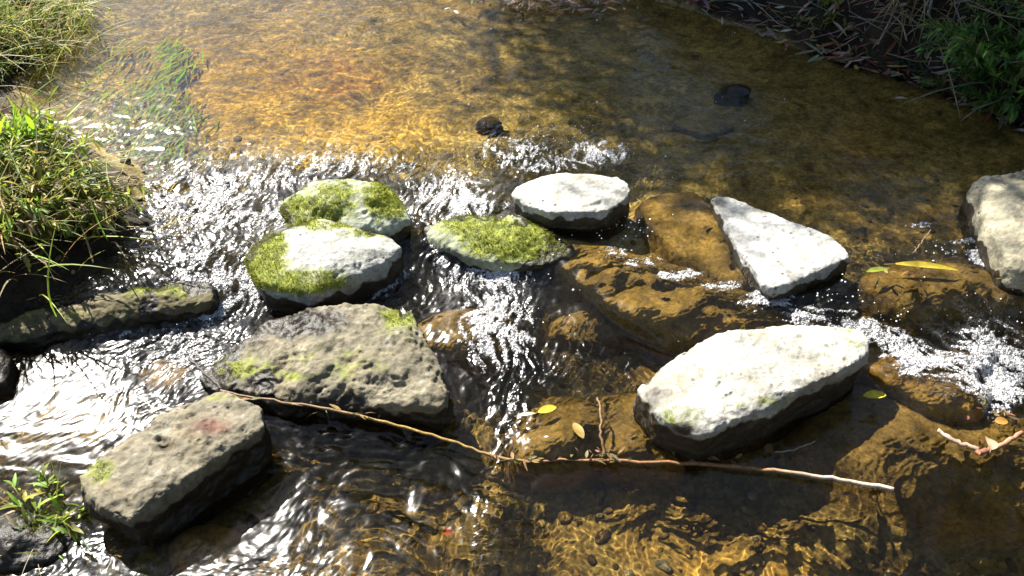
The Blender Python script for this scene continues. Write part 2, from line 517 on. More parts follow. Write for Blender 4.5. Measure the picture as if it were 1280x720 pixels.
def make_stone(name, outline, zt, label, cat='rock', tilt=(0, 0), zbot=-.30, flare=.05, dome=.012, rnd=6, amp=.012, seed=1,
               color=(.33, .31, .26), moss=None, wet_shade_band=.05, mat=None, drape=False, facet=.5, undercut=0.0, wetpatch=None, voxel=.0052, spots=()):
    mat = mat or M_ROCK
    rr = np.random.default_rng(seed)
    P = np.array(outline, float)
    c0 = np.array(at(P[:, 0].mean(), P[:, 1].mean(), zt))

    def zf(x, y): return zt + tilt[0] * (x - c0[0]) + tilt[1] * (y - c0[1])
    W = np.stack(at(P[:, 0], P[:, 1], zt), 1)
    for _ in range(3):
        W = np.stack(at(P[:, 0], P[:, 1], zf(W[:, 0], W[:, 1])), 1)
    A = .5 * np.sum(W[:, 0] * np.roll(W[:, 1], -1) - W[:, 1] * np.roll(W[:, 0], -1))
    if A < 0: W = W[::-1]
    mid_ = .5 * (W + np.roll(W, -1, 0)); c_ = W.mean(0)
    mid_ = mid_ + (mid_ - c_) * rr.uniform(-.02, .07, len(W))[:, None]
    W = np.stack([W, mid_], 1).reshape(-1, 2)
    c = W.mean(0); size = math.sqrt(abs(A)); n = len(W)
    shrink = .0009 * rnd                       # smoothing pulls the rim in: start a little outside
    out = (W - c) / np.linalg.norm(W - c, axis=1)[:, None]
    W2 = W + out * min(shrink, .03)
    pts = []
    for k in range(n):
        z = zf(*W2[k]); f = flare * rr.uniform(.1, 1.5) - .02; front = max(-out[k, 1], 0)
        h = z - zbot
        q1 = W2[k] + out[k] * size * f * .25
        pts.append((W2[k, 0], W2[k, 1], z + rr.normal(0, .004) - rr.uniform(0, .022) * facet))
        pts.append((q1[0], q1[1], z - h * rr.uniform(.12, .34)))
        q2 = W2[k] + out[k] * size * (f - undercut * (1.2 * front + .3))
        pts.append((q2[0], q2[1], zbot))
    for r in (.35, .7):
        for k in range(n):
            q = c + (W[k] - c) * r * rr.uniform(.8, 1.15); pts.append((q[0], q[1], zf(*q) + dome * (1 - r * r) * rr.uniform(.7, 1.3)))
    pts.append((c[0], c[1], zf(*c) + dome))
    V, F, lap = hull_remesh(pts, voxel, rnd)
    nn = vnormals(V, F)
    off = seed * 5.1
    big = fbm3(V * 5 + off, 3, seed) * amp * 1.1
    ch = pn3(V * np.array([11, 11, 17]) + off, seed + 9)                       # broken plates
    plate = np.floor((ch + .35 * pn3(V * 31, seed + 2)) * 3.2) / 3.2
    f = big + facet * amp * 1.15 * plate
    fine = fbm3(V * 38 + off, 4, seed + 3, .62) * amp * .30
    crack = np.abs(fbm3(V * np.array([6, 8, 10]) + 3 * seed, 3, seed + 6))
    f = f - amp * .8 * np.exp(-(crack / .025) ** 2) * sstep(.05, .35, fbm3(V * 3 + off, 2, seed + 8))
    ff = f[:, None]
    ff = .5 * ff + .5 * lap(ff)
    V = V + nn * (ff + fine[:, None])
    nn = vnormals(V, F)
    x, y, z = V[:, 0], V[:, 1], V[:, 2]
    px, py = proj(x, y, z)
    mm = np.zeros(len(V))
    if moss is not None:
        mm = blobs(px, py, moss)
        mm = np.clip(mm * 1.05 + (.34 * fbm3(V * 14, 4, seed + 70, .65) - .5 * np.clip(plate, -1, 1) * 0.1) * (mm > .03), 0, 1.1) * np.clip(nn[:, 2] + .8, 0, 1)
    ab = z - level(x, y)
    wet = sstep(wet_shade_band * 1.25, wet_shade_band * .6, ab - .022 * fbm2(x * 14, y * 14, 3, seed))  # waterline wetness, raised on the sides to paint their shade as well
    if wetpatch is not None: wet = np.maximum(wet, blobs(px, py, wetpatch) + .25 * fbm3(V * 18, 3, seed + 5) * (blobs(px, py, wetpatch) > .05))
    cv = np.ones((len(V), 3)) * np.array(color) * (1 + .16 * fbm3(V * 6, 3, seed + 40))[:, None]
    for (sx, sy, srx, sry, sc, sd) in spots:
        b_ = np.clip(1.3 * np.exp(-(((px - sx) / srx) ** 2 + ((py - sy) / sry) ** 2)) + .35 * fbm3(V * 40, 3, 5) * (np.hypot((px - sx) / srx, (py - sy) / sry) < 2), 0, 1)
        cv = cv * (1 - b_[:, None]) + np.array(sc) * b_[:, None]; V = V - nn * (sd * b_)[:, None]
    o = mesh_np(name, V, F, mat, attrs={'moss': mm, 'wet': wet}, colr=np.clip(cv, .003, .8))  # 'wet' also carries the painted shade of the sides
    me = o.data
    b = Vector((c[0], c[1], zbot))
    me.transform(Matrix.Translation(-b)); o.location = b
    tag(o, label, cat, 'brown stones under the water' if drape else 'rocks standing in the rapids'); receiver(o)
    bvh = BVHTree.FromPolygons([tuple(v) for v in V], F)
    (STONES if drape else ROCKS).append((bvh, V.min(0), V.max(0)))
    if moss is not None:
        cand = np.where((mm > .62) & (z > level(x, y) + .004))[0]
        if len(cand):
            mb = MB()
            for k in rr.choice(cand, min(9000, len(cand) * 2)):
                p = V[k] + rr.normal(0, .003, 3) * (1, 1, .2)
                d = nn[k] + rr.normal(0, .6, 3); L = rr.uniform(.003, .0095) * (.5 + .6 * mm[k])
                s_ = np.cross(d, rr.normal(0, 1, 3)); s_ *= .0010 / max(np.linalg.norm(s_), 1e-6)
                d = d / np.linalg.norm(d)
                g = np.clip(.5 + .5 * rr.normal() + .0, 0, 1)
                cc = (.10 + .22 * g, .125 + .20 * g, .014 + .02 * g)
                mb.add([tuple(p - s_ - d * .002), tuple(p + s_ - d * .002), tuple(p + d * L)], [(0, 1, 2)], cc)
            mo = mb.build('moss', M_MOSS, smooth=False)
            mo.data.transform(Matrix.Translation(-b)); mo.parent = o
            tag(mo, kind='stuff'); receiver(mo)
    return o


PALE = (.43, .42, .37); GREY = (.37, .365, .34); TAN = (.185, .165, .115)
make_stone('rock', [(640, 238), (662, 224), (700, 214), (735, 216), (772, 220), (789, 234), (780, 248), (760, 260), (715, 263), (688, 264), (655, 253)], .075,
           'flat bleached white rock with a dark front face at the top of the rapids', tilt=(.02, .03), seed=2, color=PALE, rnd=4, dome=.006, flare=.05, undercut=.12, wet_shade_band=.05, amp=.009)
make_stone('rock', [(888, 246), (915, 247), (985, 271), (1048, 301), (1063, 318), (1020, 338), (966, 358), (942, 335), (915, 295), (903, 268)], .055,
           'pale grey wedge-shaped slab tapering to a wet point upstream', tilt=(.0, -.03), seed=3, color=(.42, .415, .38), rnd=4, dome=.004, flare=.04, undercut=.16, wet_shade_band=.035, amp=.010,
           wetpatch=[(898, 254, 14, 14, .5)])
make_stone('rock', [(795, 487), (830, 455), (880, 424), (950, 408), (1030, 406), (1072, 412), (1086, 440), (1052, 463), (1000, 486), (935, 513), (880, 542), (850, 528), (825, 505)], .035,
           'largest bleached white boulder, speckled with pits, in the foreground right of centre', tilt=(.06, .02), seed=4, color=(.37, .36, .31), rnd=6, dome=.018, flare=.03, undercut=.22, wet_shade_band=.105, amp=.013, facet=.55,
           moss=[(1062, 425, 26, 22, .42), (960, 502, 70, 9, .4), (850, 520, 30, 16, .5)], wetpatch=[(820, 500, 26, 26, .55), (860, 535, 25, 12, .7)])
make_stone('rock', [(352, 254), (385, 227), (430, 222), (482, 230), (505, 256), (508, 272), (470, 287), (430, 284), (370, 277)], .045,
           'moss-topped rock at the back left, behind a rounder mossy rock', seed=5, color=(.33, .35, .27), rnd=12, dome=.05, flare=.06, amp=.016, undercut=.05, wet_shade_band=.045, facet=.6,
           moss=[(390, 262, 65, 26, .78), (485, 248, 34, 32, 1.0), (440, 238, 90, 18, .6)])
make_stone('rock', [(308, 322), (338, 290), (385, 274), (420, 276), (458, 285), (500, 308), (480, 325), (430, 347), (385, 363), (330, 350)], .02,
           'rounded rock with a pale dry crown and a green mossy left flank', seed=6, color=(.37, .37, .33), rnd=14, dome=.05, flare=.04, amp=.010, facet=.2, undercut=.14, wet_shade_band=.078,
           moss=[(328, 322, 34, 55, 1.0), (375, 352, 70, 20, .85), (400, 281, 70, 9, .75), (458, 290, 34, 9, .65)])
make_stone('rock', [(533, 285), (575, 257), (640, 260), (692, 288), (718, 312), (672, 328), (612, 322), (560, 304)], -.010,
           'low bright green mossy rock awash in the middle of the rapids', seed=7, color=(.30, .32, .22), rnd=14, dome=.035, flare=.06, amp=.014, facet=.4,
           moss=[(650, 300, 85, 28, 1.1), (590, 275, 70, 22, .8)], wet_shade_band=.018)
make_stone('rock', [(250, 470), (288, 437), (340, 402), (390, 382), (450, 380), (510, 384), (518, 415), (545, 455), (557, 490), (540, 508), (480, 500), (400, 500), (320, 494), (265, 487)], -.03,
           'broad low tan slab lying behind the thin bent stick', tilt=(.05, .10), seed=8, color=(.165, .145, .095), rnd=11, dome=.05, flare=.03, amp=.019, facet=.9, undercut=.15, wet_shade_band=.068,
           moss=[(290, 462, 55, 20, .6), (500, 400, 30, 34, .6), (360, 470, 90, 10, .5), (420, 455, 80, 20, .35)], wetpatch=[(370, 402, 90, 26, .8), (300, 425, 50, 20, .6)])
make_stone('rock', [(96, 592), (150, 552), (220, 507), (268, 490), (310, 500), (328, 518), (320, 536), (245, 578), (198, 612), (162, 642), (128, 624)], .012,
           'block-shaped tan rock with a small round hole, nearest on the left', tilt=(.05, .0), seed=9, color=(.175, .154, .105), rnd=8, dome=.014, flare=.02, amp=.016, facet=.8, undercut=.20, wet_shade_band=.105,
           spots=[(207, 557, 9, 6, (.03, .02, .012), .012), (262, 532, 24, 10, (.12, .06, .04), .003)], moss=[(120, 588, 25, 24, .6), (290, 498, 40, 10, .35)])
make_stone('rock', [(-30, 404), (70, 388), (150, 365), (215, 351), (256, 352), (264, 370), (225, 384), (160, 392), (90, 408), (30, 420), (-30, 424)], -.035,
           'long narrow dark rock like a log, poking out from the left bank', tilt=(.05, 0), seed=10, color=(.095, .08, .035), rnd=14, dome=.035, flare=.05, amp=.016, facet=.6, undercut=.10, wet_shade_band=.04,
           moss=[(190, 360, 90, 12, .62), (60, 395, 70, 9, .5)])
make_stone('rock', [(1222, 226), (1246, 216), (1296, 208), (1350, 222), (1370, 322), (1296, 334), (1258, 324), (1236, 276)], .105,
           'tall cream-coloured rock cut by the right edge of the photo', tilt=(.03, .0), seed=12, color=(.32, .29, .20), rnd=12, dome=.03, flare=.05, amp=.014, facet=.5, wet_shade_band=.04)
make_stone('rock', [(-40, 660), (0, 640), (38, 632), (72, 648), (86, 668), (58, 698), (0, 712), (-40, 712)], -.12,
           'dark wet rock in the lower left corner with a green sprig on it', seed=13, color=(.06, .055, .035), rnd=12, dome=.03, amp=.018, wet_shade_band=.1, moss=[(45, 655, 40, 22, .6)])
make_stone('rock', [(-40, 436), (2, 433), (14, 450), (8, 476), (-40, 484)], -.055,
           'small dark stone cut by the left edge below the log-like rock', seed=14, color=(.08, .07, .05), rnd=8, dome=.02, amp=.012, wet_shade_band=.06)
ALG = (.20, .13, .042)
SUB = dict(mat=M_ALG, drape=True, rnd=34, flare=.30, amp=.010, facet=.15, dome=.02, color=ALG, voxel=.007)


def sub(outline, z, label, seed, **kw):
    d = dict(SUB); d.update(kw)
    return make_stone('submerged_rock', outline, z, label, seed=seed, **d)


sub([(1022, 545), (1045, 508), (1085, 491), (1150, 500), (1200, 515), (1300, 530), (1340, 600), (1300, 640), (1180, 622), (1090, 592), (1040, 572)], -.135,
    'big round brown boulder under a skin of water at the lower right', 21, dome=.035, tilt=(0, .03))
sub([(1085, 352), (1130, 336), (1200, 335), (1300, 350), (1300, 380), (1220, 386), (1160, 393), (1110, 376)], -.02,
    'brown algae-covered rock under the long yellow leaf, beside the cream rock', 22, undercut=.05)
sub([(1085, 432), (1130, 440), (1190, 465), (1222, 490), (1210, 513), (1170, 510), (1120, 482), (1088, 457)], -.085,
    'narrow brown ridge of rock running right from the biggest white boulder', 23, color=(.28, .17, .045))
sub([(690, 302), (740, 308), (800, 326), (870, 348), (960, 376), (1030, 402), (970, 416), (885, 428), (820, 408), (750, 372), (700, 330)], -.045,
    'long golden brown slab under water behind the biggest white boulder', 24, color=(.25, .165, .052), flare=.15, tilt=(0, .06))
sub([(812, 255), (868, 245), (903, 280), (940, 335), (955, 354), (900, 346), (850, 312), (818, 280)], -.018,
    'brown slab washed by water along the left side of the grey wedge', 25, color=(.24, .16, .052))
sub([(645, 535), (690, 508), (740, 512), (750, 560), (720, 576), (660, 573)], -.125, 'rounded brown stone under water just above the bend of the stick', 26)
sub([(760, 505), (800, 503), (840, 530), (850, 560), (800, 576), (755, 566)], -.125, 'rounded brown stone under water at the left foot of the biggest white boulder', 27)
sub([(530, 408), (580, 392), (635, 402), (640, 432), (580, 440), (535, 432)], -.10, 'brown stone under water to the right of the broad tan slab', 28)
sub([(1120, 438), (1170, 418), (1235, 446), (1205, 468), (1150, 458)], -.085, 'small brown stone in the white chute at the right', 29)
sub([(898, 117), (915, 110), (932, 113), (924, 121)], -.012, 'small black stone breaking the surface of the shaded pool', 30, flare=.05, color=(.01, .008, .006))
sub([(603, 156), (612, 151), (621, 156), (612, 160)], -.03, 'dark brown stone on the sunny edge of the upper pool', 31, flare=.05, color=(.03, .016, .006))
sub([(845, 157), (880, 148), (910, 160), (880, 168)], -.04, 'flat olive stone under the shaded pool', 32, flare=.05, color=(.25, .19, .08))
sub([(690, 385), (740, 372), (790, 392), (760, 420), (700, 415)], -.11, 'brown stone under water between the long golden slab and the middle falls', 33)
sub([(225, 685), (250, 665), (290, 672), (300, 700), (250, 712)], -.165, 'small amber stone under ripples below the block-shaped rock', 34, color=(.3, .18, .05))
sub([(180, 470), (205, 455), (232, 466), (215, 485)], -.125, 'small amber stone left of the broad tan slab', 35, color=(.3, .18, .05))
bed = make_bed()
BED_BVH = None


# ------------------------------------------------------------------ water
TURB = [(250, 270, 130, 80, 1.), (330, 215, 160, 38, .7), (450, 200, 150, 32, .55), (560, 245, 90, 45, 1.), (600, 340, 90, 80, 1.), (660, 190, 80, 40, .8),
        (745, 192, 60, 26, .9), (660, 400, 90, 60, .8), (200, 400, 120, 70, .9), (170, 450, 90, 50, .6), (160, 540, 60, 40, .5), (320, 430, 60, 50, .6), (210, 690, 200, 55, .75),
        (640, 480, 34, 60, .8), (615, 610, 40, 60, .55), (1020, 385, 120, 22, .8), (1235, 430, 90, 60, 1.), (1150, 300, 120, 26, .5), (1240, 310, 60, 40, .7), (960, 365, 60, 20, .7),
        (470, 335, 60, 60, .9), (740, 430, 50, 40, .5), (160, 180, 110, 70, .45), (-300, 480, 200, 200, .5)]
FOAM_GLINT = [(960, 376, 60, 10, .55), (1040, 392, 60, 10, .6), (1110, 410, 60, 14, .8), (1170, 438, 60, 20, 1.), (1250, 440, 75, 58, .98), (750, 190, 50, 18, .8), (690, 206, 70, 14, .72), (640, 190, 60, 26, .66), (620, 380, 60, 66, .84), (560, 245, 70, 35, .8), (600, 312, 70, 44, .74), (690, 430, 50, 30, .45),
        (250, 260, 140, 70, .74), (430, 205, 130, 22, .68), (340, 225, 80, 20, .7), (220, 420, 90, 50, .66), (270, 340, 80, 50, .76), (150, 170, 90, 50, .35), (640, 480, 16, 40, .5), (1100, 320, 90, 14, .45), (1195, 320, 70, 12, .5), (130, 690, 150, 40, .3), (770, 315, 30, 9, .7), (805, 327, 30, 8, .8), (850, 341, 35, 8, .85), (900, 356, 35, 8, .8), (950, 372, 35, 9, .85), (1010, 389, 40, 10, .9), (1080, 403, 45, 11, .95), (1140, 422, 40, 13, 1), (1150, 282, 30, 6, .7), (1190, 302, 30, 6, .7), (1230, 325, 30, 7, .7),
        (470, 330, 50, 40, .4), (510, 265, 22, 22, .6), (780, 430, 30, 30, .4)]  # real foam, plus white painted for sun and sky glints on the rapids


def make_water():
    q = 1.0
    pys = np.arange(860, -45, -q)
    dy = -(pys - 360) / FPX
    yr = (CP + dy * SP) * (-H) / (-SP + dy * CP)
    yr = list(yr); s = (yr[-1] - yr[-2])
    while yr[-1] < 16: s *= 1.08; yr.append(yr[-1] + s)
    yr = np.array(yr)
    nc = 1150
    u = np.linspace(-1, 1, nc)
    hw = (yr * CP + H * SP) * math.tan(HFOV / 2) * 1.12 + .35
    X = hw[:, None] * u[None, :]; Y = np.repeat(yr[:, None], nc, 1)
    x, y = X.ravel(), Y.ravel()
    px, py = proj(x, y, 0)
    L = level(x, y)
    T = np.clip(blobs(px, py, TURB), 0, 1)
    # the current: straight down the middle, swinging left on the left side and right into the chute
    wl = np.exp(-((px - 120) / 260) ** 2) * sstep(200, 420, py) + 1e-4
    wr = blobs(px, py, [(1040, 390, 150, 40, 1), (1190, 430, 120, 70, 1), (830, 345, 130, 50, .9), (1130, 310, 130, 40, .7)]) + 1e-4
    w0 = np.maximum(1 - wl - wr, 1e-4); sw = w0 + wl + wr
    wx = x + .05 * fbm2(x * 4, y * 4, 2, 1); wy = y + .05 * fbm2(x * 4, y * 4, 2, 2)
    calm = .0013 * pn2(wx * 15, wy * 19, 3) + .0006 * pn2(wx * 34, wy * 38, 4) + .0020 * pn2(wx * 6, wy * 8, 5) + .00025 * pn2(wx * 80, wy * 80, 14)
    chop = .009 * pn2(x * 4.5, y * 4.5, 10); web = 0
    for (fx, fy, wt) in ((-.15, -.99, w0 / sw), (-.62, -.78, wl / sw), (.93, -.37, wr / sw)):
        a = wx * fx + wy * fy; n_ = -wx * fy + wy * fx
        a1 = pn2(a * 6, n_ * 10, 6); a2 = pn2(a * 16, n_ * 27, 7); a3 = pn2(a * 32, n_ * 54, 8); a5 = pn2(a * 52, n_ * 84, 18); a4 = pn2(a * 90, n_ * 125, 12)
        chop = chop + wt * (.011 * (.45 - np.abs(a1)) + .0066 * (.45 - np.abs(a2)) + .0040 * a3 + .0026 * (.4 - np.abs(a5)) + .0012 * a4)
        r1 = 1 - np.abs(pn2(a * 9, n_ * 26, 51)) * 2.2; r2 = 1 - np.abs(pn2(a * 22, n_ * 58, 52)) * 2.2; r3 = 1 - np.abs(pn2(a * 60, n_ * 105, 53)) * 2.2
        web = web + wt * (.45 * r1 + .33 * r2 + .22 * r3)
    mid = .0035 * pn2(wx * 9 + wy * 3, wy * 16, 15) + .0017 * pn2(wx * 22 + wy * 7, wy * 36, 16)
    far = sstep(0.5, 5, y)
    lowl = sstep(380, 520, py) * sstep(760, 500, px)
    sheet = blobs(px, py, [(55, 500, 130, 90, 1), (230, 720, 260, 70, .9), (330, 620, 130, 60, .6)])
    T = T * (1 - .7 * sheet)
    fine = .0011 * pn2(wx * 20 - wy * 14, wx * 9 + wy * 26, 31) + .0010 * pn2((wx * .8 - wy * .6) * 75, (wx * .6 + wy * .8) * 22, 32)
    h = calm * (1 - .25 * far) + sheet * fine + 1.15 * chop * T + mid * (1 - .8 * sheet) * np.clip(lowl + .35 * T + .45 * sstep(700, 300, px), 0, 1.2)
    w = L + h
    # water running over the stones
    lift = np.zeros_like(w)
    st = np.full_like(w, -9.)
    for bvh, lo, hi in STONES:
        idx = np.where((x > lo[0]) & (x < hi[0]) & (y > lo[1]) & (y < hi[1]))[0]
        for k in idx:
            hit = bvh.ray_cast(Vector((x[k], y[k], 1.)), Vector((0, 0, -1)))
            if hit[0] is not None: st[k] = max(st[k], hit[0].z)
    film = st + .014 + .22 * h
    k_ = .012
    dlt = np.clip(.5 + .5 * (film - w) / k_, 0, 1)
    w2 = np.where(st > -5, w * (1 - dlt) + film * dlt + k_ * dlt * (1 - dlt), w)
    W2 = w2.reshape(Y.shape)
    D = W2 - w.reshape(Y.shape)
    for _ in range(5):
        D[1:-1, 1:-1] = (D[1:-1, 1:-1] * 2 + D[:-2, 1:-1] + D[2:, 1:-1] + D[1:-1, :-2] + D[1:-1, 2:]) / 6
    z = np.where(st > -5, np.maximum(w + D.ravel(), st + .005), w + D.ravel())
    Zg = z.reshape(Y.shape)
    for _ in range(2):
        Zs = Zg.copy(); Zs[1:-1, 1:-1] = (Zg[1:-1, 1:-1] * 2 + Zg[:-2, 1:-1] + Zg[2:, 1:-1] + Zg[1:-1, :-2] + Zg[1:-1, 2:]) / 6
        Zg = np.where(st.reshape(Y.shape) > -5, np.maximum(Zs, st.reshape(Y.shape) + .003), Zg)
    z = Zg.ravel()
    f = np.clip(blobs(px, py, FOAM_GLINT), 0, 1)
    near = np.zeros_like(w)
    for bvh, lo, hi in ROCKS:
        idx = np.where((x > lo[0] - .05) & (x < hi[0] + .05) & (y > lo[1] - .05) & (y < hi[1] + .05) & (T + f > .15))[0]
        for k in idx:
            hit = bvh.find_nearest(Vector((x[k], y[k], z[k])), .05)
            if hit[0] is not None: near[k] = max(near[k], 1 - hit[3] / .05)
    f = np.clip(f + .45 * near ** 1.5 * np.clip(T + f, 0, 1) * (.6 + fbm2(x * 9, y * 9, 2, 66)), 0, 1.1)
    f = sstep(.52, .98, f * 1.02 + .75 * (web - .45)) * sstep(.02, .2, f)
    z = z + f * (.004 + .004 * pn2(x * 60, y * 60, 95) + .003 * pn2(x * 130, y * 130, 96))
    o = mesh_np('stream_water', np.stack([x, y, z], 1), grid_faces(*Y.shape), M_WATER, attrs={'foam': f, 'milk': np.clip(np.maximum(T * sstep(560, 380, px), blobs(px, py, [(600, 330, 55, 60, .8), (560, 245, 70, 35, .9), (1235, 430, 70, 45, .8), (740, 192, 40, 14, .6)])) * (1 - .6 * sheet) * (.25 + 1.2 * (web - .35)), 0, 1), 'ruffle': np.clip(sheet + .9 * T + .2 * blobs(px, py, [(155, 95, 85, 120, 1)]), 0, 1)})
    tag(o, kind='structure')
    try: o.cycles.is_caustics_caster = True
    except Exception as e: print('no caster', e)
    return o


water = make_water()

# pebbles strewn over the bed (uncountable)
ICO = [(0, 0, 1), (.894, 0, .447), (.276, .851, .447), (-.724, .526, .447), (-.724, -.526, .447), (.276, -.851, .447), (.724, .526, -.447), (-.276, .851, -.447), (-.894, 0, -.447), (-.276, -.851, -.447), (.724, -.526, -.447), (0, 0, -1)]
ICF = [(0, 1, 2), (0, 2, 3), (0, 3, 4), (0, 4, 5), (0, 5, 1), (1, 6, 2), (2, 7, 3), (3, 8, 4), (4, 9, 5), (5, 10, 1), (2, 6, 7), (3, 7, 8), (4, 8, 9), (5, 9, 10), (1, 10, 6), (11, 7, 6), (11, 8, 7), (11, 9, 8), (11, 10, 9), (11, 6, 10)]


def ico2():
    V = [Vector(v).normalized() for v in ICO]; F = []; mid = {}

    def m(a, b):
        k = (min(a, b), max(a, b))
        if k not in mid: mid[k] = len(V); V.append(((V[a] + V[b]) / 2).normalized())
        return mid[k]
    for a, b, c in ICF:
        ab, bc, ca = m(a, b), m(b, c), m(c, a); F += [(a, ab, ca), (b, bc, ab), (c, ca, bc), (ab, bc, ca)]
    return np.array([tuple(v) for v in V]), F


V2, F2 = ico2()
mb = MB(); rr = np.random.default_rng(21)
PX = rr.uniform(-100, 1380, 2600); PY = rr.uniform(215, 840, 2600)
keep = blobs(PX, PY, [(560, 470, 160, 110, 1), (900, 600, 260, 80, .7), (450, 620, 250, 100, .5), (1150, 300, 150, 60, .8), (250, 300, 160, 90, .6), (830, 360, 160, 60, .5), (150, 520, 200, 150, .5), (900, 700, 300, 50, .3)]) > rr.uniform(0, 1, 2600)
GX, GY = at(PX[keep], PY[keep], -.2)
GZ = ground_z(GX, GY)[0]
for x, y, z in zip(GX, GY, GZ):
    r = .006 + .022 * rr.beta(1, 3.2); a = rr.uniform(0, 6.28); sc = r * np.array([rr.uniform(.9, 1.5), rr.uniform(.7, 1), rr.uniform(.45, .75)])
    v = V2 * (1 + .16 * pn3(V2 * 1.1 + rr.uniform(0, 50, 3), 3)[:, None]) * sc
    v = np.column_stack([v[:, 0] * math.cos(a) - v[:, 1] * math.sin(a), v[:, 0] * math.sin(a) + v[:, 1] * math.cos(a), v[:, 2]]) + (x, y, z + r * .15)
    k = rr.uniform(.4, 1.3); cc = [(.16, .10, .03), (.10, .065, .025), (.22, .16, .07), (.07, .045, .02), (.2, .17, .12)][rr.integers(5)]
    mb.add([tuple(p) for p in v], F2, tuple(k * q for q in cc))
o = mb.build('gravel', M_ALG); tag(o, 'brown pebbles strewn over the stream bed', 'gravel', kind='stuff'); receiver(o)

# spray droplets thrown up along the falls (one uncountable mass)
mb = MB()
ICO = [(0, 0, 1), (.894, 0, .447), (.276, .851, .447), (-.724, .526, .447), (-.724, -.526, .447), (.276, -.851, .447), (.724, .526, -.447), (-.276, .851, -.447), (-.894, 0, -.447), (-.276, -.851, -.447), (.724, -.526, -.447), (0, 0, -1)]
ICF = [(0, 1, 2), (0, 2, 3), (0, 3, 4), (0, 4, 5), (0, 5, 1), (1, 6, 2), (2, 7, 3), (3, 8, 4), (4, 9, 5), (5, 10, 1), (2, 6, 7), (3, 7, 8), (4, 8, 9), (5, 9, 10), (1, 10, 6), (11, 7, 6), (11, 8, 7), (11, 9, 8), (11, 10, 9), (11, 6, 10)]
for (cx, cy, rx, ry, n, hh) in [(700, 185, 90, 30, 190, .05), (590, 250, 90, 35, 150, .04), (1240, 430, 50, 45, 160, .05), (1090, 405, 70, 12, 70, .03), (640, 340, 80, 60, 160, .03), (250, 260, 130, 60, 170, .03),
                                (440, 325, 60, 30, 90, .03), (790, 290, 50, 30, 80, .03), (1040, 378, 60, 14, 60, .03), (200, 400, 100, 50, 100, .02), (640, 480, 25, 40, 50, .02), (1160, 320, 70, 16, 60, .02), (500, 60, 350, 70, 40, .003), (850, 130, 250, 60, 60, .003)]:
    for k in range(int(n * .5)):
        a = rng.normal(cx, rx * .55); b = rng.normal(cy, ry * .55)
        x, y = at(a, b, -.03); r = abs(rng.normal(0, .0013)) + .0007
        zc = float(level(x, y)) + abs(rng.normal(0, hh * .5)) + .004
        mb.add([(x + r * v[0], y + r * v[1], zc + r * v[2]) for v in ICO], ICF, (.8, .8, .8))
o = mb.build('spray', M_SPRAY); tag(o, 'white droplets thrown up along the rapids', 'spray', kind='stuff')


# ------------------------------------------------------------------ sticks and fallen leaves
def zat(px, py, lift=.01):
    x, y = at(px, py, -.05)
    for _ in range(3):
        z = float(level(x, y)) + lift; x, y = at(px, py, z)
    return Vector((float(x), float(y), z))


def smooth_path(pts, n=6):
    P = [Vector(p) for p in pts]; out = []
    for i in range(len(P) - 1):
        p0, p1, p2, p3 = P[max(i - 1, 0)], P[i], P[i + 1], P[min(i + 2, len(P) - 1)]
        for k in range(n):
            t = k / n
            out.append(.5 * ((2 * p1) + (p2 - p0) * t + (2 * p0 - 5 * p1 + 4 * p2 - p3) * t * t + (3 * p1 - p0 - 3 * p2 + p3) * t ** 3))
    out.append(P[-1]); return out


def stick(name, pxs, r0, r1, c0, c1, label, cat, lift=.012, jit=.003, k=8, cols=None):
    pts = [zat(p[0], p[1], p[2] if len(p) > 2 else lift) for p in pxs]
    pts = smooth_path(pts)
    n = len(pts)
    rr = random.Random(int(pxs[0][0]))
    pts = [p + Vector((rr.uniform(-jit, jit), rr.uniform(-jit, jit), rr.uniform(-jit, jit))) for p in pts]
    b = pts[0].copy(); mb = MB()
    rads = [(r0 + (r1 - r0) * i / (n - 1)) * rr.uniform(.88, 1.14) for i in range(n)]
    mb.tube([p - b for p in pts], rads, c0, k, c1)
    if cols:
        i0 = 0
        for i in range(n):
            u = i / (n - 1)
            for a, bb in zip(cols[:-1], cols[1:]):
                if a[0] <= u <= bb[0]:
                    t = (u - a[0]) / max(bb[0] - a[0], 1e-6); cc = tuple(a[1][m] * (1 - t) + bb[1][m] * t for m in range(3))
            for j in range(k): mb.c[i * k + j] = cc
        for u in (.13, .24, .33, .47, .58, .66, .79):       # broken side shoots and knots
            i = int(u * (n - 1)); q = rr.uniform(0, 6.28); L = rr.uniform(.008, .03); p = pts[i] - b; r_ = rads[i]
            d = (pts[i + 1] - pts[i]).normalized() * .8 + Vector((math.cos(q) * .5, math.sin(q) * .6, rr.uniform(.1, .7)))
            mb.tube([p, p + d * L * .4, p + d * L], [r_ * 1.15, r_ * .6, r_ * .35], mb.c[i * k], 6)
    o = mb.build(name, M_WOOD); o.location = b; tag(o, label, cat, 'loose twigs' if name == 'twig' else None); receiver(o)
    return o


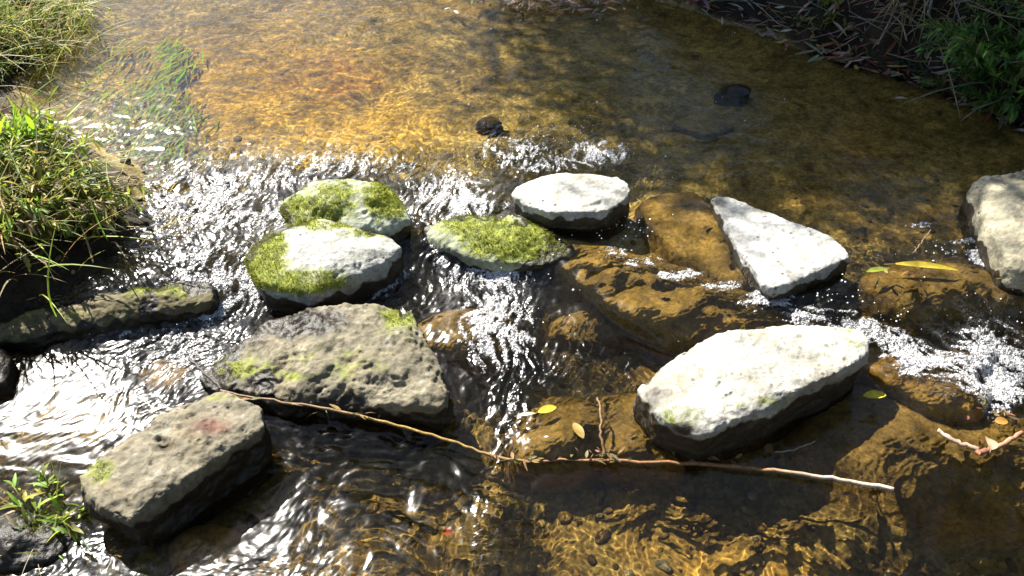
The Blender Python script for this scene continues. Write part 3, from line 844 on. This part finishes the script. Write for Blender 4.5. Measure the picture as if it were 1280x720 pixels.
stick('stick', [(276, 488, .10), (330, 499, .095), (400, 510, .08), (460, 522, .06), (530, 541, .04), (590, 561, .025), (640, 576, .015), (700, 575, .014), (800, 577, .014), (900, 581, .014), (980, 589, .015), (1050, 599, .016), (1118, 612, .02)],
      .0034, .0055, (.1, .05, .02), (.4, .3, .2), 'long thin bent stick lying across the stream with a pale broken end', 'stick',
      cols=[(0, (.16, .09, .05)), (.2, (.22, .14, .06)), (.3, (.30, .19, .04)), (.45, (.20, .12, .03)), (.6, (.20, .09, .03)), (.8, (.24, .11, .035)), (.9, (.45, .36, .26)), (1, (.55, .46, .36))])
stick('twig', [(236, 448, .09), (256, 466, .10), (278, 488, .10)], .004, .003, (.05, .035, .03), (.04, .03, .02), 'short dark twig at the left end of the long stick', 'twig')
stick('reed_stem', [(747, 498, .05), (752, 520, .05), (751, 545, .04), (756, 572, .02)], .003, .0045, (.17, .09, .03), (.13, .07, .02), 'upright brown reed stem between the two rounded brown stones', 'reed')
stick('twig', [(1140, 318, .04), (1152, 304, .05), (1163, 288, .06)], .003, .002, (.16, .10, .05), (.2, .14, .08), 'short thin twig leaning over the brown rock with the yellow leaf', 'twig')
stick('twig', [(1172, 539, .05), (1198, 553, .05), (1222, 563, .05)], .006, .007, (.5, .36, .25), (.42, .26, .17), 'pale straight piece of split twig on the big round brown boulder', 'twig', lift=.05)
stick('twig', [(1222, 566, .05), (1245, 560, .05), (1277, 541, .06)], .008, .006, (.30, .13, .07), (.36, .18, .10), 'reddish broken twig forming a V on the big round brown boulder', 'twig')
stick('twig', [(815, 398, .03), (832, 412, .03), (848, 428, .03)], .002, .002, (.3, .22, .12), (.4, .3, .2), 'hair-thin pale twig left of the biggest white boulder', 'twig')
stick('twig', [(968, 565, .012), (995, 562, .014), (1018, 553, .016)], .002, .0015, (.25, .2, .14), (.3, .24, .16), 'hair-thin twig in the shadow below the biggest white boulder', 'twig')


def fleaf(px, py, L, W, ang, c, label, lift=.02, bend=.15, shape='lance', c2=None, tiltup=.1, z=None):
    p = zat(px, py, lift) if z is None else Vector((*map(float, at(px, py, z)), z))
    a = R(ang); d = Vector((math.cos(a), math.sin(a), tiltup))
    mb = MB()
    mb.leaf(-d.normalized() * L * .5, d, (0.1, -.2, 1), L, W, c, bend, .25, 7, shape, c2)
    mb.tube([-d.normalized() * L * .5, -d.normalized() * L * .68 + Vector((0, 0, -.003))], [.0012, .0008], tuple(v * .7 for v in c), 4)
    o = mb.build('fallen_leaf', M_DRY); o.location = p; tag(o, label, 'leaf', 'fallen leaves'); receiver(o)
    return o


YEL = (.62, .48, .03)
fleaf(1094, 493, .065, .026, 5, YEL, 'small bright yellow leaf on top of the big round brown boulder', .055, shape='oval')
fleaf(1160, 330, .19, .030, -8, (.50, .36, .03), 'long yellow willow leaf draped on the brown rock beside the cream rock', .05, c2=(.42, .36, .03))
fleaf(1098, 336, .08, .022, 12, (.24, .28, .03), 'greenish yellow leaf left of the long yellow leaf', .05)
fleaf(1276, 349, .10, .025, -12, (.55, .40, .05), 'yellow leaf cut by the right edge below the cream rock', .05)
fleaf(684, 511, .055, .024, 20, YEL, 'yellow leaf on the stone above the bend of the stick', .03, shape='oval')
fleaf(658, 517, .05, .014, 10, (.6, .5, .35), 'pale leaf just left of the yellow leaf above the stick', .03)
fleaf(723, 537, .055, .026, -65, (.28, .19, .04), 'drab mustard leaf lying on the stone left of the reed stem', .025, shape='oval')
fleaf(961, 560, .035, .022, 60, (.16, .08, .02), 'small curled brown leaf in the shadow below the biggest white boulder', .012, shape='oval')
fleaf(560, 666, .028, .022, 30, (.42, .08, .01), 'tiny orange leaf under the ripples near the bottom centre', -.02, shape='oval')
fleaf(1241, 551, .06, .034, 60, (.50, .34, .22), 'curled tan leaf inside the V of broken twigs', .06, bend=.5, shape='oval')
fleaf(1252, 526, .035, .024, 0, (.45, .22, .04), 'small orange leaf behind the V of broken twigs', .05, shape='oval')
fleaf(570, 13, .07, .022, 115, (.55, .47, .38), 'single pale leaf floating at the top centre of the pool', .01, bend=.5, tiltup=.5)
fleaf(1127, 122, .06, .018, 0, (.4, .32, .26), 'small pale leaf floating in the shade near the far bank', .006)


mb = MB(); rr = random.Random(17)
for (cx, cy, rx, ry, n, lf) in [(752, 568, 26, 6, 22, .03), (660, 574, 30, 4, 14, .03), (440, 514, 40, 5, 12, .07), (900, 570, 40, 6, 12, .015), (1110, 345, 40, 8, 16, .05), (1225, 500, 20, 10, 8, .04), (300, 497, 20, 6, 8, .10), (90, 375, 60, 6, 14, .02), (1245, 520, 30, 8, 10, .05)]:
    for k in range(n):
        p = zat(rr.gauss(cx, rx * .6), rr.gauss(cy, ry * .6), lf * rr.uniform(.5, 1.1)); q = rr.uniform(0, 6.28)
        if rr.random() < .6: mb.leaf(p, (math.cos(q), math.sin(q) * .5, rr.uniform(-.3, .2)), (rr.gauss(0, .4), rr.gauss(-.2, .3), 1), rr.uniform(.015, .045), rr.uniform(.006, .014), tuple(v * rr.uniform(.5, 1.2) for v in (.20, .12, .045)), rr.uniform(-.2, .5), .3, 3)
        else:
            d = Vector((math.cos(q), math.sin(q) * .5, rr.uniform(-.2, .2))) * rr.uniform(.015, .05)
            mb.tube([p, p + d * .5 + Vector((0, 0, .003)), p + d], [.0013, .0012, .0007], tuple(v * rr.uniform(.5, 1.2) for v in (.22, .14, .07)), 4)
o = mb.build('plant_debris', M_DRY); tag(o, 'bits of dead leaf and stalk caught along the stick and stones', 'plant debris', kind='stuff'); receiver(o)


# ------------------------------------------------------------------ plants
def gz(x, y): return float(ground_z(np.array([x]), np.array([y]))[0][0])


def herb(name, loc, label, cat, nst, spread, Lst, leafL, leafW, nleaf, cols, lean=(0, 0), dead=0.2, seed=0, grass=0, droop=.5, group=None, wetstem=False):
    rr = random.Random(seed)
    root = empty(name, loc); tag(root, label, cat, group)
    st = MB(); lf = MB()
    for i in range(nst):
        if nst <= 24: st = MB()
        a = rr.uniform(0, 2 * math.pi); b0 = Vector((rr.gauss(0, spread * .5), rr.gauss(0, spread * .5), 0))
        g = gz(loc[0] + b0.x, loc[1] + b0.y) - loc[2]
        b0.z = max(g, -.08) - .01
        out = Vector((math.cos(a) * .5 + lean[0], math.sin(a) * .5 + lean[1], 0))
        L = Lst * rr.uniform(.55, 1.15); pts = []
        n = 7
        for k in range(n):
            u = k / (n - 1)
            p = b0 + Vector((0, 0, 1)) * L * (u * .95 - droop * u * u) + out * L * (.35 * u + .55 * u * u)
            p += Vector((rr.uniform(-1, 1), rr.uniform(-1, 1), rr.uniform(-1, 1))) * .012 * L * 3 * u
            pts.append(p)
        isdead = rr.random() < dead
        c = (.26, .2, .11) if isdead else rr.choice(cols)
        st.tube(pts, [.0022 * (1 - .6 * k / n) for k in range(n)], tuple(.85 * v for v in c), 5)
        if nst <= 24: st.build('stem', M_LEAF, root)
        for j in range(nleaf):
            u = rr.uniform(.2, 1)
            k = min(int(u * (n - 1)), n - 2); t = u * (n - 1) - k
            p = pts[k].lerp(pts[k + 1], t); tg = (pts[k + 1] - pts[k]).normalized()
            q = rr.uniform(0, 2 * math.pi)
            sd = tg.cross(Vector((math.cos(q), math.sin(q), .3)))
            d = tg * rr.uniform(.3, .9) + sd * .8 + Vector((0, 0, -.1))
            cc = (.30, .24, .13) if (isdead or rr.random() < dead * .3) else tuple(v * rr.uniform(.7, 1.3) for v in rr.choice(cols))
            lf.leaf(p, d, (rr.uniform(-.4, .4), rr.uniform(-.4, .4), 1), leafL * rr.uniform(.5, 1.2), leafW * rr.uniform(.6, 1.2), cc, rr.uniform(.1, .5), .3, 4)
    for i in range(grass):
        a = rr.uniform(0, 2 * math.pi)
        b0 = Vector((rr.gauss(0, spread * .7), rr.gauss(0, spread * .7), 0)); b0.z = max(gz(loc[0] + b0.x, loc[1] + b0.y) - loc[2], -.08) - .01
        d = Vector((math.cos(a) * .45 + lean[0], math.sin(a) * .45 + lean[1], rr.uniform(.5, 1.2)))
        cc = (.32, .26, .13) if rr.random() < dead else tuple(v * rr.uniform(.7, 1.3) for v in rr.choice(cols))
        lf.leaf(b0, d, (rr.uniform(-.3, .3), rr.uniform(-.3, .3), 1), Lst * rr.uniform(.5, 1.1), .006 * rr.uniform(.6, 1.4), cc, rr.uniform(.25, .8), .2, 6, 'grass')
    if nst > 24: tag(st.build('stem', M_LEAF, root), kind='stuff')
    lf.build('foliage', M_LEAF, root)
    return root


CL = 'plants on the left bank'
YG = [(.28, .31, .035), (.36, .38, .06), (.18, .24, .025), (.45, .45, .16), (.10, .14, .02)]
DG = [(.09, .19, .035), (.12, .24, .04), (.07, .15, .035), (.18, .28, .055)]


def place(px, py, dz=0):
    zs = np.linspace(1.2, -.3, 301)
    x, y = at(px, py, zs)
    g = ground_z(x, y)[0]
    k = int(np.argmax(g >= zs)) if (g >= zs).any() else 300
    return (float(x[k]), float(y[k]), float(g[k]) + dz)


herb('waterside_plant', place(10, 240), 'yellow-green leafy plant on the left bank, the big middle one of the clump', 'plant', 62, .22, .28, .05, .011, 24, YG, (.40, -.1), .2, 1, 110, .5, CL)
herb('waterside_plant', place(60, 265), 'leafy plant at the water edge of the left bank, lowest of the clump', 'plant', 52, .15, .20, .045, .011, 22, YG, (.50, -.1), .2, 2, 60, .5, CL)
herb('waterside_plant', place(-20, 290), 'straw-mixed plant at the left edge above the log-like rock', 'plant', 44, .16, .24, .05, .010, 14, YG, (.35, -.15), .5, 3, 150, .55, CL)
herb('waterside_plant', place(40, 205), 'taller shoots at the back of the left bank clump with bright broad leaves', 'plant', 20, .10, .30, .10, .018, 8, [(.30, .42, .03), (.24, .36, .03)], (.2, -.1), .05, 4, 30, .35, CL)
herb('waterside_plant', place(100, 255), 'thin sprawling stems reaching out over the rapids from the left bank', 'plant', 20, .07, .22, .05, .011, 12, YG, (.8, -.05), .2, 5, 16, .6, CL)
herb('waterside_plant', place(-20, 170), 'pale dry grass tuft at the left edge behind the leafy clump', 'plant', 16, .18, .24, .06, .011, 10, YG, (.2, -.1), .55, 6, 130, .5, CL)
herb('grass_tuft', place(30, 40), 'green grass tuft on the bank in the top left corner', 'grass', 10, .2, .26, .05, .009, 8, YG, (.15, -.25), .15, 7, 420, .5)
herb('grass_tuft', place(-20, 60), 'grass tuft cut by the left edge near the top left corner', 'grass', 10, .2, .30, .05, .009, 8, YG, (.25, -.2), .25, 8, 300, .5)
herb('grass_tuft', place(55, 8), 'small grass tuft farthest back in the top left corner', 'grass', 0, .16, .24, .05, .009, 8, YG, (.2, -.2), .15, 9, 260, .5)
herb('sprig', tuple(zat(58, 640, .03)), 'small green sprig growing on the dark wet rock in the lower left corner', 'plant', 18, .05, .20, .05, .013, 10, YG, (.15, .05), .1, 10, 30, .4)
herb('bush', place(1275, 60), 'dark green leafy bush at the right edge of the far bank', 'bush', 80, .24, .40, .05, .013, 34, DG, (-.3, -.3), .03, 11, 30, .5)
herb('bush', place(1255, 105), 'lower dark green bush drooping to the water on the far bank', 'bush', 44, .13, .26, .045, .012, 24, DG, (-.2, -.3), .03, 12, 10, .6)
herb('seedling', place(1140, 84), 'small blue-green seedling with broad leaves on the far bank', 'plant', 5, .03, .12, .08, .024, 4, [(.07, .12, .07), (.09, .14, .09)], (-.1, -.3), 0, 13, 0, .5)
herb('weed', place(1035, 8), 'small green weed on the far bank near the top edge', 'plant', 12, .12, .16, .04, .012, 10, YG, (-.1, -.2), .2, 14, 30, .5)
herb('dry_grass_tuft', place(1140, -10), 'tuft of long dry reed grass hanging down the far bank', 'grass', 0, .10, .55, .05, .012, 0, [(.34, .29, .2), (.28, .24, .15)], (-.15, -.75), .6, 15, 70, .9)

# water weed streaming under the surface
mb = MB(); rr = random.Random(3)
for i in range(1500):
    py = 60 + 150 * rr.random() ** .8; u = (py - 60) / 150
    px = 226 - 14 * u + rr.gauss(0, 6 + 20 * u) + 10 * math.sin(py * .09) - (rr.random() < .16) * rr.uniform(20, 90)
    x, y = at(px, py, -.08); z = rr.uniform(-.085, -.02); a_ = rr.gauss(-.15, .3)
    mb.leaf((float(x), float(y), z), (a_, -1, rr.uniform(-.1, .12)), (rr.uniform(-.7, .7), 0, 1), rr.uniform(.05, .17), .009, tuple(v * rr.uniform(.5, 1.4) for v in (.36, .42, .02)), rr.uniform(-.1, .2), .2, 5, 'grass')
o = mb.build('water_weed', M_MOSS); tag(o, 'green water weed streaming below the surface at the upper left', 'water weed', kind='stuff'); receiver(o)

# leaf litter and dead stalks over the far bank: nobody could count them
mb = MB(); rr = random.Random(5)
LC = [(.24, .18, .13), (.34, .28, .22), (.18, .11, .05), (.13, .07, .035), (.42, .36, .29), (.3, .23, .08), (.22, .09, .05)]
X = []
for i in range(3000):
    y = rr.uniform(2.6, 5.6); x = float(np.interp(y, RBy, RBx)) + abs(rr.gauss(0, .55)) - .03
    X.append((x, y))
A = np.array(X); Z = ground_z(A[:, 0], A[:, 1])[0]
for (x, y), z in zip(X, Z):
    q = rr.uniform(0, 6.28)
    mb.leaf((x, y, max(z, 0.0) + rr.uniform(.003, .03)), (math.cos(q), math.sin(q), rr.uniform(-.4, .5)), (rr.gauss(0, .4), rr.gauss(-.3, .4), 1), rr.uniform(.04, .11), rr.uniform(.010, .022), tuple(v * rr.uniform(.6, 1.2) for v in rr.choice(LC)), rr.uniform(-.3, .5), .35, 4)
for i in range(260):
    y = rr.uniform(2.8, 5.4); x = float(np.interp(y, RBy, RBx)) + abs(rr.gauss(0, .5)) + .05; z = gz(x, y)
    q = rr.uniform(0, 6.28); L = rr.uniform(.12, .5); d = Vector((math.cos(q), math.sin(q) * .6 - .3, rr.uniform(-.3, .5))).normalized()
    p = Vector((x, y, z + rr.uniform(.01, .08)))
    pts = [p + d * L * u + Vector((rr.uniform(-1, 1), rr.uniform(-1, 1), rr.uniform(-1, 1))) * .02 for u in (0, .33, .66, 1)]
    mb.tube(pts, [.0035, .003, .0025, .0015], tuple(v * rr.uniform(.6, 1.2) for v in (.26, .21, .16)), 5)
o = mb.build('leaf_litter', M_DRY); tag(o, 'dead leaves and stalks carpeting the shaded far bank', 'leaf litter', kind='stuff')

mb = MB()
for i in range(170):
    px = rr.gauss(700, 55); py = rr.gauss(4, 7); x, y = at(px, py, .0); q = rr.uniform(0, 6.28)
    mb.leaf((float(x), float(y), rr.uniform(.002, .02)), (math.cos(q), math.sin(q), rr.uniform(-.1, .3)), (rr.gauss(0, .3), rr.gauss(-.2, .3), 1), rr.uniform(.04, .10), rr.uniform(.01, .02), tuple(v * rr.uniform(.7, 1.2) for v in rr.choice(LC)), rr.uniform(-.2, .4), .35, 4)
o = mb.build('floating_litter', M_DRY); tag(o, 'raft of floating dead leaves at the top of the pool', 'leaf litter', kind='stuff')

# single twigs that stand out on the bank
def btwig(p0, p1, r, c, label, lift=.06):
    a = Vector(place(*p0)) + Vector((0, 0, lift)); b = Vector(place(*p1)) + Vector((0, 0, lift))
    m_ = (a + b) / 2 + Vector((.01, 0, .015)); mb = MB()
    pts = smooth_path([a, m_, b], 5)
    mb.tube([p - a for p in pts], [r * (1 - .4 * i / len(pts)) for i in range(len(pts))], c, 6)
    o = mb.build('twig', M_WOOD); o.location = a; tag(o, label, 'twig', 'loose twigs')


btwig((1168, 100), (1226, 97), .006, (.36, .3, .24), 'straight pale twig lying level just above the water on the far bank', .03)
btwig((1180, 27), (1240, 22), .005, (.26, .21, .17), 'level grey twig beside the dark green bush on the far bank')
btwig((1092, 74), (1122, 5), .005, (.28, .23, .18), 'thin leaning stalk left of the hanging dry reed grass')
btwig((1106, 35), (1128, 70), .005, (.30, .25, .2), 'crooked stalk crossing the leaning stalk on the far bank')
btwig((1153, 40), (1158, -5), .007, (.30, .25, .22), 'upright grey stalk right of the hanging dry reed grass')
btwig((1246, 140), (1262, 144), .004, (.45, .4, .35), 'little pale twig at the water edge under the bush')


# ------------------------------------------------------------------ trees along the banks (shade and dark reflections)
M_BARK = mat_wood('tree_bark'); M_TREELEAF = mat_leaf('tree_leaf', .3, .5)


def tree(loc, hgt, crown_c, crown_r, nclump, nleaf, label, seed, lsz=.10):
    rr = random.Random(seed)
    root = empty('tree', loc); tag(root, label, 'tree', 'trees along the stream')
    tr = MB(); cr = MB()
    top = Vector((crown_c[0] - loc[0], crown_c[1] - loc[1], crown_c[2] - loc[2]))
    pts = smooth_path([Vector((0, 0, -.3)), Vector((top.x * .08, top.y * .08, hgt * .2)), Vector((top.x * .4, top.y * .4, top.z * .6)), top], 4)
    n = len(pts)
    tr.tube(pts, [.17 * hgt / 7 * (1 - .75 * i / (n - 1)) for i in range(n)], (.10, .08, .06), 9)
    for i in range(nclump):
        while True:
            q = Vector((rr.uniform(-1, 1), rr.uniform(-1, 1), rr.uniform(-1, 1)))
            if .15 < q.length < 1: break
        cpos = top + Vector((q.x * crown_r[0], q.y * crown_r[1], q.z * crown_r[2]))
        s = pts[rr.randint(n // 2, n - 1)]
        mid = s.lerp(cpos, .5) + Vector((rr.uniform(-.2, .2), rr.uniform(-.2, .2), rr.uniform(0, .3)))
        tr.tube(smooth_path([s, mid, cpos], 3), [.03 - .0038 * k for k in range(7)], (.10, .08, .06), 5)
        base = tuple(v * rr.uniform(.75, 1.3) for v in (.055, .085, .022))
        for j in range(nleaf):
            o_ = Vector((rr.gauss(0, .28), rr.gauss(0, .28), rr.gauss(0, .2)))
            p = cpos + o_; d = Vector((rr.uniform(-1, 1), rr.uniform(-1, 1), rr.uniform(-1.1, .2)))
            cr.leaf(p, d, (rr.uniform(-.6, .6), rr.uniform(-.6, .6), 1), lsz * rr.uniform(.7, 1.3), lsz * .34, tuple(v * rr.uniform(.8, 1.2) for v in base), .2, .2, 2)
    tr.build('trunk', M_BARK, root); cr.build('crown', M_TREELEAF, root)
    return root


SUN_AZ, SUN_EL = R(-39), R(47)
S = Vector((math.sin(SUN_AZ) * math.cos(SUN_EL), math.cos(SUN_AZ) * math.cos(SUN_EL), math.sin(SUN_EL)))


def shade_at(px, py, z):
    x, y = at(px, py, 0); t = z / S.z
    return (float(x) + S.x * t, float(y) + S.y * t, z)


tree((1.6, 9.2, gz(1.6, 9.2)), 6, shade_at(1060, 60, 4.4), (1.9, 1.3, .8), 88, 115, 'leafy tree leaning over the pool that shades the far bank', 1, .11)
tree((3.4, 7.4, gz(3.4, 7.4)), 6, shade_at(1330, 130, 4.2), (1.3, 1.2, .9), 36, 120, 'bushy tree behind the dark green bush shading the right of the pool', 2, .11)
tree((2.2, 8.4, gz(2.2, 8.4)), 6, shade_at(960, 120, 4.0), (1.15, .75, .6), 45, 110, 'smaller tree whose crown dapples the middle of the pool', 7, .10)
tree((5.2, 5.0, gz(5.2, 5.0)), 7, (4.6, 5.2, 4.2), (1.6, 1.6, 2.0), 60, 110, 'tree on the right bank darkening the reflections beside the cream rock', 3, .12)
tree((4.4, 9.5, gz(4.4, 9.5)), 8, (3.6, 9.8, 5), (2.2, 1.8, 2.4), 70, 110, 'taller tree farther back on the right bank', 4, .13)
tree((.4, 13.5, gz(.4, 13.5)), 8, (0.2, 13.5, 4.2), (2.6, 1.8, 2.8), 80, 110, 'tree straight upstream closing the view above the pool', 5, .14)
tree((-9, 14, gz(-9, 14)), 7, (-9, 14, 3.6), (2.4, 1.8, 2.4), 60, 110, 'tree far back on the left bank', 6, .14)

tree((-2.2, -3.4, gz(-2.2, -3.4)), 7, (-1.8, -2.6, 3.6), (2.0, 1.3, 2.2), 70, 110, 'unseen tree added behind the viewer on the left bank to cut sky fill', 8, .15)  # these last trees are added out of view to dim the rocks' front faces
tree((2.6, -3.0, gz(2.6, -3.0)), 7, (1.6, -2.5, 3.4), (2.1, 1.3, 2.2), 70, 110, 'unseen tree added behind the viewer on the right bank to cut sky fill', 9, .15)
tree((4.6, 1.2, gz(4.6, 1.2)), 7, (4.2, 1.2, 3.2), (1.6, 1.8, 2.0), 60, 110, 'unseen tree added on the right bank level with the viewer to cut sky fill', 10, .15)

# ------------------------------------------------------------------ light
world = bpy.data.worlds.new('World'); scene.world = world; world.use_nodes = True
nt = world.node_tree; bg = nt.nodes['Background']
sky = nt.nodes.new('ShaderNodeTexSky'); sky.sky_type = 'NISHITA'; sky.sun_disc = False
sky.sun_elevation = SUN_EL; sky.sun_rotation = SUN_AZ % (2 * math.pi)
nt.links.new(sky.outputs[0], bg.inputs[0]); bg.inputs[1].default_value = .055
sun = bpy.data.lights.new('sun', 'SUN'); sun.energy = 5.0; sun.angle = R(.53); sun.color = (1, .95, .87)
so = bpy.data.objects.new('sun', sun); so.rotation_euler = S.to_track_quat('Z', 'Y').to_euler(); so.location = (-4, 6, 8); col.objects.link(so)
try: sun.cycles.is_caustics_light = True
except Exception as e: print('no caustics light', e)

cy = scene.cycles
scene.render.engine = 'CYCLES'
cy.max_bounces = 10; cy.transmission_bounces = 8; cy.glossy_bounces = 4; cy.diffuse_bounces = 3; cy.transparent_max_bounces = 8
cy.caustics_refractive = True; cy.caustics_reflective = False
cy.blur_glossy = .3
cy.sample_clamp_indirect = 4; cy.sample_clamp_direct = 0
cy.use_denoising = True
vs = scene.view_settings
vs.view_transform = 'Standard'; vs.look = 'None'; vs.gamma = 1; vs.use_curve_mapping = False; vs.exposure = 1.7
